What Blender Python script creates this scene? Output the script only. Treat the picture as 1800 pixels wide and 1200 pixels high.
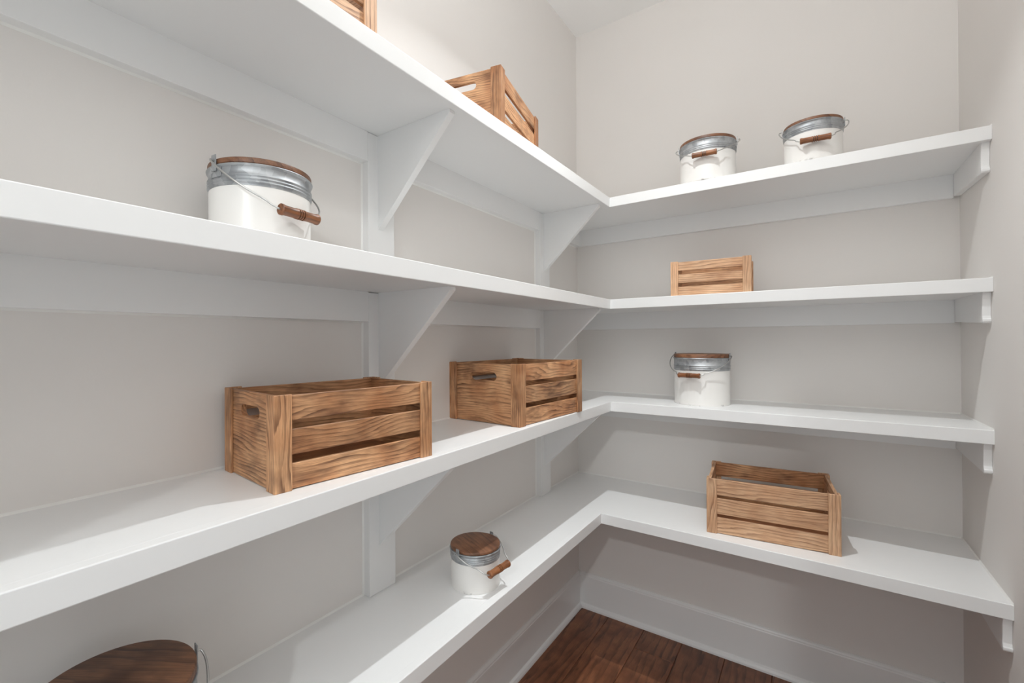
import bpy, bmesh, math, random
from mathutils import Vector, Matrix

for o in list(bpy.data.objects):
    bpy.data.objects.remove(o)
S = bpy.context.scene
COL = S.collection
rnd = random.Random(7)

# ------------------------------------------------------------------ camera
YAW, PITCH, ROLL = map(math.radians, (35.4815, 0.2267, -0.2809))
F_PX, PX, PY = 803.8346, 850.7834, 595.4835
fw = Vector((-math.sin(YAW) * math.cos(PITCH), math.cos(YAW) * math.cos(PITCH), math.sin(PITCH)))
r0 = Vector((math.cos(YAW), math.sin(YAW), 0)); u0 = r0.cross(fw)
rt = math.cos(ROLL) * r0 + math.sin(ROLL) * u0
up = -math.sin(ROLL) * r0 + math.cos(ROLL) * u0
cam_d = bpy.data.cameras.new('camera')
cam_d.sensor_width = 36; cam_d.sensor_fit = 'HORIZONTAL'
cam_d.lens = F_PX / 1800 * 36
cam_d.shift_x = (900 - PX) / 1800
cam_d.shift_y = (PY - 600) / 1800
cam_d.clip_start = 0.02
cam = bpy.data.objects.new('camera', cam_d); COL.objects.link(cam)
M = Matrix((rt, up, -fw)).transposed().to_4x4(); M.translation = (0.9336, -2.1048, 1.2949)
cam.matrix_world = M
S.camera = cam

# ------------------------------------------------------------------ view, world, lights
S.view_settings.view_transform = 'Standard'
S.view_settings.look = 'None'
S.view_settings.exposure = 0.0
S.view_settings.gamma = 1.0
S.view_settings.use_curve_mapping = False
S.cycles.max_bounces = 16
S.cycles.diffuse_bounces = 12
S.cycles.glossy_bounces = 6

wd = bpy.data.worlds.new('world'); S.world = wd; wd.use_nodes = True
wd.node_tree.nodes['Background'].inputs[0].default_value = (0.90, 0.965, 1.0, 1)
wd.node_tree.nodes['Background'].inputs[1].default_value = 1.42

LIGHT_A = (0.592, -0.965, 2.64)
def lamp(name, kind, loc, power, color, radius):
    d = bpy.data.lights.new(name, kind); d.energy = power; d.color = color
    if kind != 'AREA': d.shadow_soft_size = radius
    o = bpy.data.objects.new(name, d); COL.objects.link(o); o.location = loc
    return o
la = lamp('closet_lamp', 'AREA', LIGHT_A, 7.4, (0.955, 0.99, 1.0), 0)      # small ceiling downlight of the closet
la.data.shape = 'DISK'; la.data.size = 0.022; la.data.spread = math.radians(112)
lb = lamp('next_room_lamp', 'POINT', (1.38, -4.1, 2.6), 75, (0.955, 0.99, 1.0), 0.05)
lc = lamp('bounce_fill', 'AREA', (0.90, -2.04, 2.0), 15, (0.955, 0.99, 1.0), 0)  # added fill light with no fixture, bounced off the white ceiling
lc.data.shape = 'DISK'; lc.data.size = 0.12; lc.rotation_euler = (math.pi, 0, 0)

# ------------------------------------------------------------------ dimensions (metres)
W = 1.3321; H = 2.7913; YF = -2.42            # width, height, front wall
LV = {1: 1.8635, 2: 1.4570, 3: 1.0497, 4: 0.6477}
T = 0.0382
DL = {1: .2861, 2: .2861, 3: .2861, 4: .2945}
DB = {1: .328, 2: .328, 3: .328, 4: .4584}
TC = 0.0247

# ------------------------------------------------------------------ helpers
def obj(name, bm, mat=None, parent=None, smooth=False, loc=None):
    me = bpy.data.meshes.new(name)
    bmesh.ops.recalc_face_normals(bm, faces=bm.faces[:])
    bm.to_mesh(me); bm.free()
    if mat: me.materials.append(mat)
    if smooth:
        for p in me.polygons: p.use_smooth = True
    o = bpy.data.objects.new(name, me); COL.objects.link(o)
    if parent is not None: o.parent = parent
    if loc is not None: o.location = loc
    return o
def tag(o, label=None, cat=None, group=None, kind=None):
    if label: o['label'] = label
    if cat: o['category'] = cat
    if group: o['group'] = group
    if kind: o['kind'] = kind
    return o
def empty(name, loc=(0, 0, 0), rz=0):
    o = bpy.data.objects.new(name, None); COL.objects.link(o)
    o.empty_display_size = .05
    o.location = loc; o.rotation_euler = (0, 0, rz)
    return o
def add_box(bm, x0, x1, y0, y1, z0, z1):
    vs = [bm.verts.new((x, y, z)) for z in (z0, z1) for y in (y0, y1) for x in (x0, x1)]
    for f in ((0, 2, 3, 1), (4, 5, 7, 6), (0, 1, 5, 4), (2, 6, 7, 3), (0, 4, 6, 2), (1, 3, 7, 5)):
        bm.faces.new([vs[i] for i in f])
    return vs
def box(x0, x1, y0, y1, z0, z1, bev=0, seg=2):
    bm = bmesh.new(); add_box(bm, min(x0, x1), max(x0, x1), min(y0, y1), max(y0, y1), z0, z1)
    if bev: bmesh.ops.bevel(bm, geom=bm.edges[:], offset=bev, segments=seg, affect='EDGES', profile=.5)
    return bm
def prism(pts, h0, h1, axis='z', bev=0, seg=2):
    """extrude a polygon: axis z -> pts are (x,y); axis y -> pts (x,z); axis x -> pts (y,z)"""
    bm = bmesh.new()
    def mk(p, h):
        if axis == 'z': return (p[0], p[1], h)
        if axis == 'y': return (p[0], h, p[1])
        return (h, p[0], p[1])
    a = [bm.verts.new(mk(p, h0)) for p in pts]; b = [bm.verts.new(mk(p, h1)) for p in pts]
    n = len(pts)
    bm.faces.new(a); bm.faces.new(b[::-1])
    for i in range(n): bm.faces.new((a[i], a[(i + 1) % n], b[(i + 1) % n], b[i]))
    bmesh.ops.recalc_face_normals(bm, faces=bm.faces[:])
    if bev: bmesh.ops.bevel(bm, geom=bm.edges[:], offset=bev, segments=seg, affect='EDGES', profile=.5)
    return bm
def lathe(prof, n=64, close=False):
    bm = bmesh.new(); rings = []
    for r, z in prof:
        if r < 1e-6: rings.append([bm.verts.new((0, 0, z))])
        else: rings.append([bm.verts.new((r * math.cos(2 * math.pi * i / n), r * math.sin(2 * math.pi * i / n), z)) for i in range(n)])
    pairs = list(zip(rings, rings[1:]))
    if close: pairs.append((rings[-1], rings[0]))
    for a, b in pairs:
        for i in range(n):
            j = (i + 1) % n
            if len(a) == 1 and len(b) == 1: continue
            if len(a) == 1: bm.faces.new((a[0], b[i], b[j]))
            elif len(b) == 1: bm.faces.new((a[i], a[j], b[0]))
            else: bm.faces.new((a[i], a[j], b[j], b[i]))
    return bm
def tube(pts, r, n=10):
    bm = bmesh.new(); pts = [Vector(p) for p in pts]; rings = []
    t = (pts[1] - pts[0]).normalized()
    nrm = t.orthogonal().normalized()
    for i, p in enumerate(pts):
        if i == 0: tt = t
        elif i == len(pts) - 1: tt = (pts[i] - pts[i - 1]).normalized()
        else: tt = ((pts[i + 1] - p).normalized() + (p - pts[i - 1]).normalized()).normalized()
        nrm = (nrm - tt * nrm.dot(tt)).normalized(); b = tt.cross(nrm)
        rings.append([bm.verts.new(p + r * (math.cos(2 * math.pi * k / n) * nrm + math.sin(2 * math.pi * k / n) * b)) for k in range(n)])
    for a, b in zip(rings, rings[1:]):
        for i in range(n): bm.faces.new((a[i], a[(i + 1) % n], b[(i + 1) % n], b[i]))
    bm.faces.new(rings[0][::-1]); bm.faces.new(rings[-1])
    return bm
def autosmooth(o, ang=40):
    me = o.data
    for p in me.polygons: p.use_smooth = True
    bm = bmesh.new(); bm.from_mesh(me)
    for e in bm.edges:
        if len(e.link_faces) == 2 and e.calc_face_angle() > math.radians(ang): e.smooth = False
    bm.to_mesh(me); bm.free()
    return o

# ------------------------------------------------------------------ materials
def newmat(name):
    m = bpy.data.materials.new(name); m.use_nodes = True
    nt = m.node_tree; return m, nt, nt.nodes['Principled BSDF']
def N(nt, typ, **kw):
    n = nt.nodes.new(typ)
    for k, v in kw.items():
        if k in ('operation', 'blend_type', 'wave_type', 'rings_direction', 'bands_direction', 'feature', 'data_type', 'noise_dimensions', 'interpolation'): setattr(n, k, v)
        else: n.inputs[k].default_value = v
    return n
def ramp(nt, src, stops, interp='LINEAR'):
    n = nt.nodes.new('ShaderNodeValToRGB'); cr = n.color_ramp; cr.interpolation = interp
    while len(cr.elements) < len(stops): cr.elements.new(.5)
    for e, (p, c) in zip(cr.elements, stops):
        e.position = p; e.color = (*c, 1) if not isinstance(c, (int, float)) else (c, c, c, 1)
    nt.links.new(src, n.inputs[0]); return n.outputs[0]
def mixc(nt, fac, a, b, blend='MIX'):
    n = nt.nodes.new('ShaderNodeMix'); n.data_type = 'RGBA'; n.blend_type = blend
    for i, v in ((0, fac), (6, a), (7, b)):
        if hasattr(v, 'links') or isinstance(v, bpy.types.NodeSocket): nt.links.new(v, n.inputs[i])
        elif isinstance(v, (int, float)): n.inputs[i].default_value = v
        else: n.inputs[i].default_value = (*v, 1)
    return n.outputs[2]
def mth(nt, op, a, b=None, c=None):
    n = nt.nodes.new('ShaderNodeMath'); n.operation = op
    for i, v in enumerate((a, b, c)):
        if v is None: continue
        if isinstance(v, bpy.types.NodeSocket): nt.links.new(v, n.inputs[i])
        else: n.inputs[i].default_value = v
    return n.outputs[0]
def bump(nt, bsdf, h, strength, dist):
    b = nt.nodes.new('ShaderNodeBump'); b.inputs['Strength'].default_value = strength; b.inputs['Distance'].default_value = dist
    nt.links.new(h, b.inputs['Height']); nt.links.new(b.outputs[0], bsdf.inputs['Normal'])

def paint(name, col, rough, bs=0.05, bd=0.0004, sc=350):
    m, nt, b = newmat(name)
    tc = nt.nodes.new('ShaderNodeTexCoord')
    n1 = N(nt, 'ShaderNodeTexNoise', Scale=sc, Detail=3.0); nt.links.new(tc.outputs['Object'], n1.inputs['Vector'])
    n2 = N(nt, 'ShaderNodeTexNoise', Scale=2.3, Detail=2.0); nt.links.new(tc.outputs['Object'], n2.inputs['Vector'])
    c = ramp(nt, n2.outputs[0], [(.3, tuple(x * .985 for x in col)), (.7, tuple(min(1, x * 1.01) for x in col))])
    nt.links.new(c, b.inputs['Base Color'])
    b.inputs['Roughness'].default_value = rough
    bump(nt, b, n1.outputs[0], bs, bd)
    return m
WALL = paint('wall_paint', (0.75, 0.727, 0.705), 0.75, .12, .0006, 260)
CEIL = paint('ceiling_paint', (0.86, 0.86, 0.855), 0.8, .12, .0006, 260)
TRIM = paint('white_trim_paint', (0.80, 0.805, 0.805), 0.34, .06, .0004, 120)
CAULK = paint('caulk', (0.82, 0.82, 0.80), 0.4)

def wood(name, axis, light, mid, dark, ring=95., along=.10, char=.5, rough=.55, fiber=1.3):
    """grain runs along the local axis (0,1,2) of the part"""
    m, nt, b = newmat(name)
    tc = nt.nodes.new('ShaderNodeTexCoord'); oi = nt.nodes.new('ShaderNodeObjectInfo')
    # random offset for every part
    off = N(nt, 'ShaderNodeVectorMath', operation='SCALE'); off.inputs[0].default_value = (3.7, 5.1, 7.9)
    nt.links.new(mth(nt, 'MULTIPLY', oi.outputs['Random'], 3.0), off.inputs['Scale'])
    add = N(nt, 'ShaderNodeVectorMath', operation='ADD')
    nt.links.new(tc.outputs['Object'], add.inputs[0]); nt.links.new(off.outputs[0], add.inputs[1])
    def scaled(v):
        s = N(nt, 'ShaderNodeVectorMath', operation='MULTIPLY'); nt.links.new(add.outputs[0], s.inputs[0]); s.inputs[1].default_value = v
        return s.outputs[0]
    ax = lambda a, c: tuple(a if i == axis else c for i in range(3))
    low = N(nt, 'ShaderNodeTexNoise', Scale=1.0, Detail=2.0, Roughness=.5); nt.links.new(scaled(ax(2.4, 9.0)), low.inputs['Vector'])
    mid_n = N(nt, 'ShaderNodeTexNoise', Scale=1.0, Detail=3.0, Roughness=.6); nt.links.new(scaled(ax(6.0, 70.0)), mid_n.inputs['Vector'])
    fib = N(nt, 'ShaderNodeTexNoise', Scale=1.0, Detail=4.0, Roughness=.65); nt.links.new(scaled(ax(22.0, 750.0)), fib.inputs['Vector'])
    patch = N(nt, 'ShaderNodeTexNoise', Scale=1.0, Detail=2.0); nt.links.new(scaled(ax(14.0, 9.0)), patch.inputs['Vector'])
    # growth-ring field : low noise contours give cathedral figures
    f = mth(nt, 'MULTIPLY', low.outputs[0], ring * along)
    f = mth(nt, 'ADD', f, mth(nt, 'MULTIPLY', mid_n.outputs[0], 1.1))
    sep = nt.nodes.new('ShaderNodeSeparateXYZ'); nt.links.new(add.outputs[0], sep.inputs[0])
    cross = mth(nt, 'ADD', sep.outputs[(axis + 1) % 3], sep.outputs[(axis + 2) % 3])
    f = mth(nt, 'ADD', f, mth(nt, 'MULTIPLY', cross, ring))
    fr = mth(nt, 'FRACT', f)
    line = ramp(nt, fr, [(0.0, .0), (.45, .10), (.86, .9), (.94, 1.0), (1.0, 0.0)])
    lm = N(nt, 'ShaderNodeTexNoise', Scale=1.0, Detail=2.0); nt.links.new(scaled(ax(9.0, 55.0)), lm.inputs['Vector'])
    line = mth(nt, 'MULTIPLY', line, ramp(nt, lm.outputs[0], [(.32, .18), (.68, 1.)]))
    c = mixc(nt, ramp(nt, patch.outputs[0], [(.3, 0.), (.72, 1.)]), light, mid)
    c = mixc(nt, mth(nt, 'MULTIPLY', line, .85), c, dark)
    c = mixc(nt, mth(nt, 'MULTIPLY', ramp(nt, fib.outputs[0], [(.42, 0.), (.68, 1.)]), .35 * fiber), c, dark)
    # torch-burnt clouds
    ch = N(nt, 'ShaderNodeTexNoise', Scale=1.0, Detail=3.0, Roughness=.6); nt.links.new(scaled(ax(11.0, 30.0)), ch.inputs['Vector'])
    c = mixc(nt, mth(nt, 'MULTIPLY', ramp(nt, ch.outputs[0], [(.5, 0.), (.75, 1.)]), char), c, dark)
    tone = mth(nt, 'MULTIPLY_ADD', oi.outputs['Random'], .30, .84)
    hs = nt.nodes.new('ShaderNodeHueSaturation'); nt.links.new(c, hs.inputs['Color']); nt.links.new(tone, hs.inputs['Value'])
    nt.links.new(hs.outputs[0], b.inputs['Base Color'])
    b.inputs['Roughness'].default_value = rough
    bump(nt, b, mth(nt, 'SUBTRACT', fib.outputs[0], mth(nt, 'MULTIPLY', line, .4)), .25, .0008)
    return m
def srgb(r, g, b):
    return tuple(((x / 255) / 12.92 if x / 255 <= .04045 else ((x / 255 + .055) / 1.055) ** 2.4) for x in (r, g, b))
BR = [wood('burnt_and_shaded_crate_wood_%s' % 'xyz'[i], i, srgb(220, 172, 128), srgb(180, 124, 82), srgb(74, 38, 19), ring=125, char=.68) for i in range(3)]
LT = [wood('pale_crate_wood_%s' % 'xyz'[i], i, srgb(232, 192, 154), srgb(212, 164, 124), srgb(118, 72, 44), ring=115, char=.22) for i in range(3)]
BOT = wood('crate_bottom_wood', 0, srgb(150, 98, 62), srgb(122, 76, 46), srgb(60, 32, 17), ring=90, char=.5)  # colour darkened so the inside looks shaded through the slat gaps
LID = wood('lid_wood', 1, srgb(156, 110, 80), srgb(116, 76, 52), srgb(62, 36, 24), ring=50, char=.7, rough=.45)
GRIP = wood('grip_wood', 1, srgb(176, 120, 74), srgb(140, 88, 52), srgb(80, 46, 26), char=.6, rough=.4)
FLOORW = wood('hickory_floor', 1, srgb(146, 94, 64), srgb(116, 70, 46), srgb(52, 29, 18), ring=26, along=.16, char=.35, rough=.33, fiber=.9)

def simple(name, col, rough, metal=0):
    m, nt, b = newmat(name); b.inputs['Base Color'].default_value = (*col, 1)
    b.inputs['Roughness'].default_value = rough; b.inputs['Metallic'].default_value = metal
    n = N(nt, 'ShaderNodeTexNoise', Scale=400., Detail=2.0); bump(nt, b, n.outputs[0], .05, .0003)
    return m
def galvanized():
    m, nt, b = newmat('galvanized_steel')
    tc = nt.nodes.new('ShaderNodeTexCoord')
    v = N(nt, 'ShaderNodeTexVoronoi', Scale=70.0, Randomness=1.0); nt.links.new(tc.outputs['Object'], v.inputs['Vector'])
    n = N(nt, 'ShaderNodeTexNoise', Scale=45., Detail=4.0); nt.links.new(tc.outputs['Object'], n.inputs['Vector'])
    s = nt.nodes.new('ShaderNodeSeparateColor'); nt.links.new(v.outputs['Color'], s.inputs[0])
    f = mth(nt, 'ADD', mth(nt, 'MULTIPLY', s.outputs[0], .5), mth(nt, 'MULTIPLY', n.outputs[0], .6))
    nt.links.new(ramp(nt, f, [(.2, (.27, .285, .30)), (.85, (.52, .535, .55))]), b.inputs['Base Color'])
    nt.links.new(ramp(nt, f, [(.2, .42), (.9, .58)]), b.inputs['Roughness'])
    b.inputs['Metallic'].default_value = .7
    bump(nt, b, f, .08, .0005)
    return m
GALV = galvanized()
WIRE = simple('steel_wire', (.5, .5, .49), .35, .9)
DARK = simple('dark_iron', (.10, .095, .09), .5, .6)
def enamel():
    m, nt, b = newmat('white_enamel')
    tc = nt.nodes.new('ShaderNodeTexCoord'); sep = nt.nodes.new('ShaderNodeSeparateXYZ'); nt.links.new(tc.outputs['Object'], sep.inputs[0])
    n = N(nt, 'ShaderNodeTexNoise', Scale=38., Detail=3.0); nt.links.new(tc.outputs['Object'], n.inputs['Vector'])
    low = ramp(nt, sep.outputs[2], [(.0, 1.), (.006, 0.)])        # chips only along the bottom rim
    chip = mth(nt, 'MULTIPLY', low, ramp(nt, n.outputs[0], [(.56, 0.), (.62, 1.)]))
    nt.links.new(mixc(nt, mth(nt, 'MULTIPLY', chip, .7), (.79, .775, .75), (.2, .18, .17)), b.inputs['Base Color'])
    b.inputs['Roughness'].default_value = .32
    return m
ENAM = enamel()

# ------------------------------------------------------------------ room shell
st = lambda o, lab=None: tag(o, lab, None, None, 'structure')
st(obj('wall_left', box(-.1, 0, YF - .1, .1, -.02, H + .02), WALL))
st(obj('wall_back', box(0, W, 0, .1, -.02, H + .02), WALL))
st(obj('wall_right', box(W, W + .1, YF - .1, .1, -.02, H + .02), WALL))
st(obj('ceiling', box(-.1, W + .1, YF - .1, .1, H + .02, H + .1), CEIL))
obj('ceiling_board', box(0, W, YF, 0, H, H + .02), CEIL, bpy.data.objects['ceiling'])
DX0, DX1, DH = .41, 1.20, 2.06
bm = bmesh.new()
add_box(bm, 0, DX0, YF - .1, YF, -.02, H); add_box(bm, DX1, W, YF - .1, YF, -.02, H); add_box(bm, DX0, DX1, YF - .1, YF, DH, H)
st(obj('wall_front', bm, WALL))
bm = bmesh.new()      # plain door lining around the opening
add_box(bm, DX0, DX0 + .018, YF - .11, YF + .0, 0, DH); add_box(bm, DX1 - .018, DX1, YF - .11, YF + .0, 0, DH)
add_box(bm, DX0, DX1, YF - .11, YF + .0, DH - .018, DH)
st(obj('door_1', bm, TRIM))

# floor: sub-floor with every plank as a part
fl = st(obj('floor', box(-.1, W + .1, YF - .35, .1, -.06, -.0155), simple('subfloor', (.03, .02, .015), .9)))
seams = [-.003, .159, .3215, .481, .644, .807, .969, 1.131, 1.293, 1.3321]
starts = {0: [-.95, -1.9], 1: [-.72, -1.6], 2: [-.170, -1.15, -2.1], 3: [-1.02, -1.75], 4: [-.48, -1.4], 5: [-.88, -1.8], 6: [-.35, -1.3], 7: [-.75, -1.7], 8: [-1.2]}
for k in range(9):
    ys = [0.0] + starts[k] + [YF - .3]
    for a, b_ in zip(ys, ys[1:]):
        x0, x1 = seams[k] + .0006, seams[k + 1] - .0006
        if k == 0: x0 = 0
        obj('plank', box(x0, x1, b_ + .0006, a - .0006, -.0150, 0, .0019, 1), FLOORW, fl)

# baseboards with a cap bead and shoe moulding
def base_profile(sx):
    return [(0, 0), (.0255, 0), (.0250, .008), (.021, .0165), (.0150, .0205), (.0135, .022), (.0135, .150), (.0115, .1535), (.0115, .1575), (.0085, .1625), (.004, .1655), (0, .1655)]
def baseboard(name, kind):
    P_ = base_profile(1)
    if kind == 'back': bm = prism([(-a, z) for a, z in P_], 0, W, 'x')
    elif kind == 'left': bm = prism([(a, z) for a, z in P_], YF, 0, 'y')
    else: bm = prism([(W - a, z) for a, z in P_], YF, 0, 'y')
    return st(obj(name, bm, TRIM))
baseboard('baseboard_back', 'back'); baseboard('baseboard_left', 'left'); baseboard('baseboard_right', 'right')

# vertical wall posts on the left wall (run from lowest shelf up to the top shelf)
n_trim = 0
for (ya, yb) in ((-1.3314, -1.2430), (-.4276, -.3410)):
    n_trim += 1
    t_ = st(obj('trim_%d' % n_trim, box(0, .0120, ya + .02, yb - .02, LV[4], LV[1] - T), TRIM))
    for up_, lo_ in ((1, 2), (2, 3), (3, 4)):
        obj('post_board', box(0.0, TC, ya, yb, LV[lo_] + .0002, LV[up_] - T - .0002, .0012), TRIM, t_)
        bm = bmesh.new()
        for yy, s in ((ya, -1), (yb, 1)):
            a = bm.verts; v = [a.new((0, yy, LV[lo_])), a.new((.0035, yy, LV[lo_])), a.new((0, yy + s * .0035, LV[lo_]))]
            w = [a.new((0, yy, LV[up_] - T - .0746)), a.new((.0035, yy, LV[up_] - T - .0746)), a.new((0, yy + s * .0035, LV[up_] - T - .0746))]
            bm.faces.new(v); bm.faces.new(w[::-1])
            for i in range(3): bm.faces.new((v[i], v[(i + 1) % 3], w[(i + 1) % 3], w[i]))
        obj('caulk_bead', bm, CAULK, t_)

# ------------------------------------------------------------------ shelves: one L-shaped built-in per level
LABS = {1: 'topmost white L-shaped wall shelf carrying two lidded buckets on its short back arm',
        2: 'second white L-shaped wall shelf from the top, holding the smallest crate',
        3: 'third white L-shaped wall shelf from the top, holding the two large brown crates',
        4: 'lowest and deepest white L-shaped wall shelf, just above the baseboard and wood floor'}
CH = .0746
WL_, WB_, WR_ = (bpy.data.objects[n] for n in ('wall_left', 'wall_back', 'wall_right'))
for k in (1, 2, 3, 4):
    z1 = LV[k]; z0 = z1 - T; dl, db = DL[k], DB[k]
    sh = empty('corner_shelf', (0, 0, 0)); tag(sh, LABS[k], 'shelf', 'built-in white corner shelves')
    e = .019                                              # edge strips in front of the boards
    obj('shelf_board', box(.0003, W - .0003, -db + e, -.0003, z0 + .0012, z1, .0003, 1), TRIM, sh)
    obj('shelf_board', box(.0003, dl - e, YF + .001, -db + e - .0002, z0 + .0012, z1, .0003, 1), TRIM, sh)
    rr = .0016                                            # rounded front arrises, square back
    pf = [(e, z0), (rr, z0), (rr * .3, z0 + rr * .3), (0, z0 + rr), (0, z1 - rr), (rr * .3, z1 - rr * .3), (rr, z1), (e, z1)]
    obj('edge_strip', prism([(-db + a, z) for a, z in pf], dl, W - .0003, 'x'), TRIM, sh)
    obj('edge_strip', prism([(dl - a, z) for a, z in pf], YF + .001, -db, 'y'), TRIM, sh)
    obj('shelf_board', box(dl - e, dl, -db, -db + e, z0, z1), TRIM, sh)
    zc = z0 - CH + .0005
    # cleats under the shelf: back wall, left wall (three lengths between the posts), right wall
    obj('cleat', box(.0005, W - .017, -.018, -.0003, zc, z0 + .0014, .0005, 1), TRIM, sh)
    spans = [(YF + .001, -.0185)] if k == 4 else [(YF + .001, -1.3316), (-1.2428, -.4278), (-.3408, -.0185)]
    for a, b_ in spans:
        obj('cleat', box(.0003, TC - .0006, a, b_, zc, z0 + .0014, .0005, 1), TRIM, sh)
    ye = -(db - .0155) if k < 4 else -.452
    zb = z0 - .0825
    prof = [(-.0183, z0 + .0014), (ye, z0 + .0014), (ye + .004, z0 - .018), (ye + .0055, zb + .020), (ye + .003, zb + .012), (ye + .0005, zb + .0105),
            (ye + .0005, zb + .0045), (ye + .004, zb), (ye + .012, zb + .001), (-.0183, zc + .003)]
    obj('end_cleat', prism(prof, W - .0172, W - .0003, 'x', .0008, 1), TRIM, sh)
    # triangular brackets on the two posts
    if k < 4:
        for yb in (-1.300, -.3965):
            pr = [(TC - .0005, z0 + .0014), (.2665, z0 + .0014), (.2665, z0 - .007), (TC - .0005, z0 - .243)]
            obj('bracket', prism(pr, yb, yb + .0185, 'y', .0005, 1), TRIM, sh)
    # caulk where the board meets the walls
    c_ = .0038
    bm = prism([(-.0001, z1), (-c_, z1), (-.0001, z1 + c_)], .003, W - .003, 'x')
    obj('caulk_bead', bm, CAULK, WB_)
    segs = [(YF + .003, -.003)] if k == 1 else [(YF + .003, -1.3316), (-1.2428, -.4278), (-.3408, -.003)]
    bm = bmesh.new()
    for a, b_ in segs:
        p2 = prism([(.0001, z1), (c_, z1), (.0001, z1 + c_)], a, b_, 'y'); me = bpy.data.meshes.new('tmp'); p2.to_mesh(me); p2.free(); bm.from_mesh(me); bpy.data.meshes.remove(me)
    obj('caulk_bead', bm, CAULK, WL_)
    bm = prism([(W - .0001, z1), (W - c_, z1), (W - .0001, z1 + c_)], -db + .002, -.003, 'y')
    obj('caulk_bead', bm, CAULK, WR_)
    if k < 4:
        bm = bmesh.new()
        for a, b_ in spans:
            p2 = prism([(.0001, zc), (.0036, zc), (.0001, zc - .0036)], a + .002, b_ - .002, 'y'); me = bpy.data.meshes.new('tmp'); p2.to_mesh(me); p2.free(); bm.from_mesh(me); bpy.data.meshes.remove(me)
        obj('caulk_bead', bm, CAULK, WL_)

# ------------------------------------------------------------------ crates
def slot_panel(x0, x1, y0, y1, z0, z1, sc, sh_, sr):
    """panel normal to x with a stadium hand slot, centre (y mid, sc), half length sh_, half height sr"""
    bm = bmesh.new(); ym = (y0 + y1) / 2
    inner = []
    for i in range(9): a = -math.pi / 2 + math.pi * i / 8; inner.append((ym + sh_ - sr + sr * math.cos(a), sc + sr * math.sin(a)))
    for i in range(9): a = math.pi / 2 + math.pi * i / 8; inner.append((ym - sh_ + sr + sr * math.cos(a), sc + sr * math.sin(a)))
    outer = []
    for (y, z) in inner:                                  # rays from the slot edge to the frame
        dy, dz = y - ym, z - sc
        c = []
        if dy: c.append(((y1 if dy > 0 else y0) - ym) / dy)
        if dz: c.append(((z1 if dz > 0 else z0) - sc) / dz)
        t = min(c); outer.append((ym + dy * t, sc + dz * t))
    for cy_, cz_ in ((y0, z0), (y0, z1), (y1, z0), (y1, z1)):
        i = min(range(len(outer)), key=lambda q: (outer[q][0] - cy_) ** 2 + (outer[q][1] - cz_) ** 2); outer[i] = (cy_, cz_)
    n = len(inner); V = {}
    for nm, ring in (('i', inner), ('o', outer)):
        for s, x in ((0, x0), (1, x1)): V[nm, s] = [bm.verts.new((x, y, z)) for y, z in ring]
    for i in range(n):
        j = (i + 1) % n
        for s in (0, 1): bm.faces.new((V['i', s][i], V['i', s][j], V['o', s][j], V['o', s][i]))
        bm.faces.new((V['i', 0][i], V['i', 0][j], V['i', 1][j], V['i', 1][i]))
        bm.faces.new((V['o', 0][i], V['o', 0][j], V['o', 1][j], V['o', 1][i]))
    bmesh.ops.remove_doubles(bm, verts=bm.verts[:], dist=1e-6)
    return bm
def crate(spec, z, label, mats, gap=.0145, back=None):
    cx, cy, yaw, L, Wd, Hh = spec
    root = empty('wooden_crate', (cx, cy, z), yaw)
    tag(root, label, 'crate', 'slatted wooden crates on the pantry shelves')
    k = L / .36; pw = .031 * k ** .5; lt = .005; th = .0075
    hx, hy = L / 2, Wd / 2; top = Hh - .002
    for sx in (-1, 1):
        for sy in (-1, 1):                                # L-shaped corner post
            pts = [(sx * hx, sy * hy), (sx * (hx - pw), sy * hy), (sx * (hx - pw), sy * (hy - lt)), (sx * (hx - lt), sy * (hy - lt)), (sx * (hx - lt), sy * (hy - pw)), (sx * hx, sy * (hy - pw))]
            obj('corner_post', prism(pts, 0, Hh, 'z', .0008, 1), mats[2], root)
    ox, oy = hx - lt - .0001, hy - lt - .0001
    z0 = .0016; sh = (top - z0 - 2 * gap) / 3
    for sy in (-1, 1):
        for i in range(3):
            a = z0 + i * (sh + gap)
            obj('slat', box(-ox, ox, sy * (oy - th), sy * oy, a, a + sh, .0009, 1), (back if back and sy > 0 else mats[0]), root)  # pale crates' back slats take darker wood, standing in for shade inside
    for sx in (-1, 1):
        x0, x1 = sorted((sx * ox, sx * (ox - .009)))
        bm = slot_panel(x0, x1, -oy + th + .0002, oy - th - .0002, z0, top, Hh * .775, Wd * .185, Hh * .068)
        obj('end_panel', bm, mats[1], root)
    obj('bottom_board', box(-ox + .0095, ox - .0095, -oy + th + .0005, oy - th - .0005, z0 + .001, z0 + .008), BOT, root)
    return root
crate((.1475, -1.5263, 1.4596, .3355, .2153, .1586), LV[3], 'brown scorched crate on the third shelf, nearest the viewer, left of the other crate', BR)
crate((.1440, -.8028, 1.5125, .3803, .2725, .1788), LV[3], 'large brown crate on the third shelf nearer the room corner, wide slotted end showing', BR)
crate((.1260, -.9580, 1.7748, .3355, .2350, .1600), LV[1], 'brown crate on the top shelf seen from below, wall showing through its hand slot', BR, gap=.0165)
crate((.155, -1.6785, 1.57, .3355, .2153, .1650), LV[1], 'pale crate on the top shelf cut off by the upper edge of the picture', LT)
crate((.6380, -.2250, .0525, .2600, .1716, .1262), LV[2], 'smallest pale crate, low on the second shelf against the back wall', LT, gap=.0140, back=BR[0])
crate((.8149, -.2703, .0887, .3614, .2579, .1823), LV[4], 'light brown crate alone on the lowest shelf in front of the back wall', LT, gap=.0112, back=BR[0])

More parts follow.
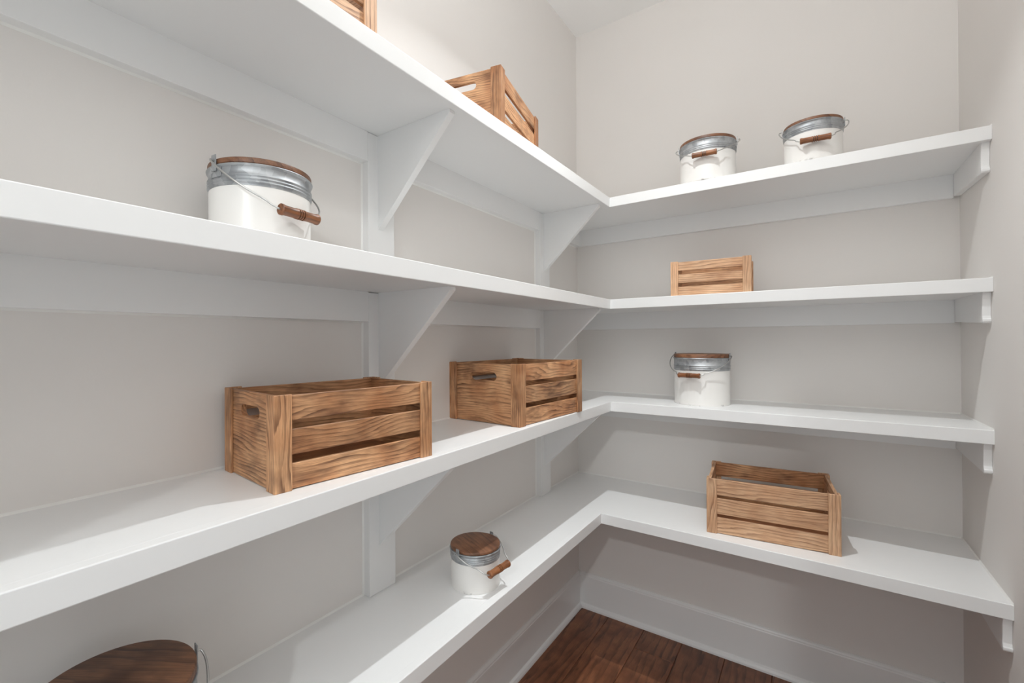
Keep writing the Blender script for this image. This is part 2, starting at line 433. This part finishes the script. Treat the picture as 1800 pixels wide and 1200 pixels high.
# ------------------------------------------------------------------ buckets
def bucket(spec, z, th, zg, label, lidrot=0.3):
    cx, cy, r, Hh = spec
    root = empty('lidded_bucket', (cx, cy, z), th)         # local +x : the side the bail hangs on
    tag(root, label, 'bucket', 'white enamel buckets with galvanized bands and wooden lids')
    zb = Hh * .675; zr = Hh * .925
    t = .0016
    body = lathe([(0, .0025), (r - .004, .0025), (r - .0025, .0002), (r - .0006, .0), (r, .0015), (r - .0004, .005), (r - .0008, .008), (r - .0008, zb + .004), (r - .0008 - t, zb + .004), (r - .0008 - t, .006), (0, .006)], 96)
    autosmooth(obj('body', body, ENAM, root), 35)
    b0 = r - .0002
    pr = [(b0, zb)]
    for i in range(3):                                     # three rolled beads
        c = zb + .004 + i * .0062 * (Hh / .18) ** .5
        pr += [(b0, c), (b0 + .0016, c + .0014), (b0 + .0016, c + .0026), (b0, c + .004)]
    pr += [(b0, zr - .006), (b0 + .001, zr - .0045), (b0 + .0026, zr - .0035), (b0 + .0032, zr - .0015), (b0 + .0022, zr), (b0 - .001, zr), (b0 - .0018, zr - .003), (b0 - .0018, zb)]
    autosmooth(obj('metal_band', lathe(pr, 96, True), GALV, root), 50)
    lt = Hh - zr
    lr = r + .0008
    lid = lathe([(0, zr - .006), (r - .004, zr - .006), (r - .004, zr + .0006), (lr - .001, zr + .0006), (lr, zr + .0018), (lr, Hh - .0025), (lr - .0008, Hh - .0008), (lr - .0028, Hh), (0, Hh)], 96)
    o = autosmooth(obj('lid', lid, LID, root), 30); o.rotation_euler = (0, 0, lidrot)
    # ears: plate on the band and a tab standing above the rim with an eye
    zh = Hh * .955; ro = r + .0034
    for s in (-1, 1):
        bm = bmesh.new()
        a0 = math.pi / 2 * s; hw = .013 / r; n = 6; rows = []
        for q in range(n + 1):
            a = a0 - hw + 2 * hw * q / n
            rows.append([bm.verts.new((rr * math.cos(a), rr * math.sin(a), zz)) for rr, zz in ((r + .0004, zr - .021), (r + .0022, zr - .021), (r + .0022, zr - .0055), (r + .0004, zr - .0055))])
        for a, b_ in zip(rows, rows[1:]):
            for i in range(4): bm.faces.new((a[i], a[(i + 1) % 4], b_[(i + 1) % 4], b_[i]))
        bm.faces.new(rows[0]); bm.faces.new(rows[-1][::-1])
        ear = obj('ear', bm, GALV, root)
        # tab with eye, normal = local y
        bm = bmesh.new(); w = .0055; zt = Hh + .0045; zl = zr - .012; er = .0026; cz = zh + .002
        m8 = 16; inn = [(er * math.cos(2 * math.pi * i / m8), cz + er * math.sin(2 * math.pi * i / m8)) for i in range(m8)]
        out = []
        for x_, z_ in inn:
            dx, dz = x_, z_ - cz; cs = []
            if abs(dx) > 1e-9: cs.append(w / abs(dx))
            if abs(dz) > 1e-9: cs.append(((zt - cz) if dz > 0 else (cz - zl)) / abs(dz))
            q = min(cs); out.append((dx * q, cz + dz * q))
        for X, Z in ((-w, zt), (w, zt), (-w, zl), (w, zl)):
            i = min(range(m8), key=lambda q: (out[q][0] - X) ** 2 + (out[q][1] - Z) ** 2); out[i] = (X, Z)
        V = {}
        for nm, ring in (('i', inn), ('o', out)):
            for sd in (0, 1): V[nm, sd] = [bm.verts.new((x_, s * (ro + sd * .0014), z_)) for x_, z_ in ring]
        for i in range(m8):
            j = (i + 1) % m8
            for sd in (0, 1): bm.faces.new((V['i', sd][i], V['i', sd][j], V['o', sd][j], V['o', sd][i]))
            bm.faces.new((V['i', 0][i], V['i', 0][j], V['i', 1][j], V['i', 1][i])); bm.faces.new((V['o', 0][i], V['o', 0][j], V['o', 1][j], V['o', 1][i]))
        obj('ear_tab', bm, GALV, ear)
    # bail: hinges at y=+-a, swings down on the +x side
    O = r + .0145; dz = zh + .002 - zg * Hh; D = math.hypot(O, dz)
    ux, uz = O / D, -dz / D
    gl = .040; a = ro + .0085
    half = [(ro - .0012, 0.0), (ro + .006, .0), (a, .003)]
    for i in range(1, 15):
        ph = math.pi / 2 * i / 15
        x_ = (a + .002) * math.cos(ph) ** .85; s_ = .003 + (D - .010) * math.sin(ph) ** 1.0
        if x_ > gl + .012: half.append((x_, s_))
    half += [(gl + .010, D - .0075), (gl + .006, D - .0055), (gl + .003, D - .0008), (gl, D), (0, D)]
    # smooth the polyline
    def chaikin(p):
        q = [p[0]]
        for A, B_ in zip(p, p[1:]): q += [(A[0] * .75 + B_[0] * .25, A[1] * .75 + B_[1] * .25), (A[0] * .25 + B_[0] * .75, A[1] * .25 + B_[1] * .75)]
        return q + [p[-1]]
    full = half[:-1] + [(-x_, s_) for x_, s_ in half[:-1]][::-1]
    full = chaikin(chaikin(full))
    pts = [(s_ * ux, x_, zh + .002 + s_ * uz) for x_, s_ in full]
    bail = obj('bail', tube(pts, .0017, 10), WIRE, root, smooth=True)
    R = .0096
    gp = [(0.0016, -gl), (R * .78, -gl), (R * 1.0, -gl + .0015), (R * 1.0, -gl + .005), (R * .9, -gl + .008), (R * .88, -.012), (R * .97, -.0085)]
    for c in (-.0048, 0, .0048): gp += [(R * .97, c - .0012), (R * .80, c - .0007), (R * .80, c + .0007), (R * .97, c + .0012)]
    gp += [(R * .97, .0085), (R * .88, .012), (R * .9, gl - .008), (R, gl - .005), (R, gl - .0015), (R * .78, gl), (.0016, gl)]
    bm = lathe(gp, 28, True)
    g = autosmooth(obj('grip', bm, GRIPZ, bail), 30)
    g.location = (O, 0, zh + .002 - dz); g.rotation_euler = (math.pi / 2, 0, 0)
    return root
# grip wood runs along its lathe axis and its grooves are coloured dark (recessed rings at fixed places)
GRIPZ = wood('grip_wood_z', 2, srgb(166, 108, 68), srgb(126, 76, 44), srgb(62, 32, 17), char=.6, rough=.4)
nt = GRIPZ.node_tree; bs = nt.nodes['Principled BSDF']; src = bs.inputs['Base Color'].links[0].from_socket
tc = nt.nodes.new('ShaderNodeTexCoord'); sp = nt.nodes.new('ShaderNodeSeparateXYZ'); nt.links.new(tc.outputs['Object'], sp.inputs[0])
az = mth(nt, 'ABSOLUTE', sp.outputs[2])
g1 = mth(nt, 'LESS_THAN', az, .0009); g2 = mth(nt, 'LESS_THAN', mth(nt, 'ABSOLUTE', mth(nt, 'SUBTRACT', az, .0048)), .0009)
nt.links.new(mixc(nt, mth(nt, 'MULTIPLY', mth(nt, 'ADD', g1, g2), .8), src, (.03, .015, .008)), bs.inputs['Base Color'])

R_ = math.radians
bucket((.1169, -1.659, .0847, .1441), LV[2], R_(8), .40, 'white bucket with galvanized band on the second shelf, against the left wall', .9)
bucket((.5909, -.173, .0983, .1910), LV[3], R_(-102), .59, 'white bucket standing alone on the third shelf against the back wall', 0.2)
bucket((.197, -1.1166, .0657, .1067), LV[4], R_(-4), .55, 'small white bucket with round brown lid on the lowest shelf along the left wall', 1.2)
bucket((.6269, -.2357, .0936, .1591), LV[1], R_(-86), .54, 'white bucket nearer the room corner, left of the two on the top shelf', .4)
bucket((.9447, -.2470, .0799, .1358), LV[1], R_(-86), .42, 'white bucket nearer the right wall, right of the two on the top shelf', 1.0)
bucket((.1561, -1.8888, .095, .18), LV[4], R_(-5), .5, 'dark-lidded bucket on the lowest shelf cut off by the bottom left of the picture', -.9)

# ------------------------------------------------------------------ ceiling light (above the frame) around the closet lamp
t = empty('ceiling_light', (LIGHT_A[0], LIGHT_A[1], H)); tag(t, 'small white ceiling light fixture above the shelves, out of the picture', 'light')
autosmooth(obj('base', lathe([(0, 0), (.07, 0), (.072, -.006), (.066, -.022), (.03, -.03), (.02, -.034), (.02, -.07), (.0, -.07)], 48), TRIM, t))
autosmooth(obj('socket', lathe([(0, -.07), (.026, -.07), (.028, -.146), (.0255, -.146), (.024, -.09), (0, -.09)], 32), simple('socket', (.7, .7, .7), .4), t))
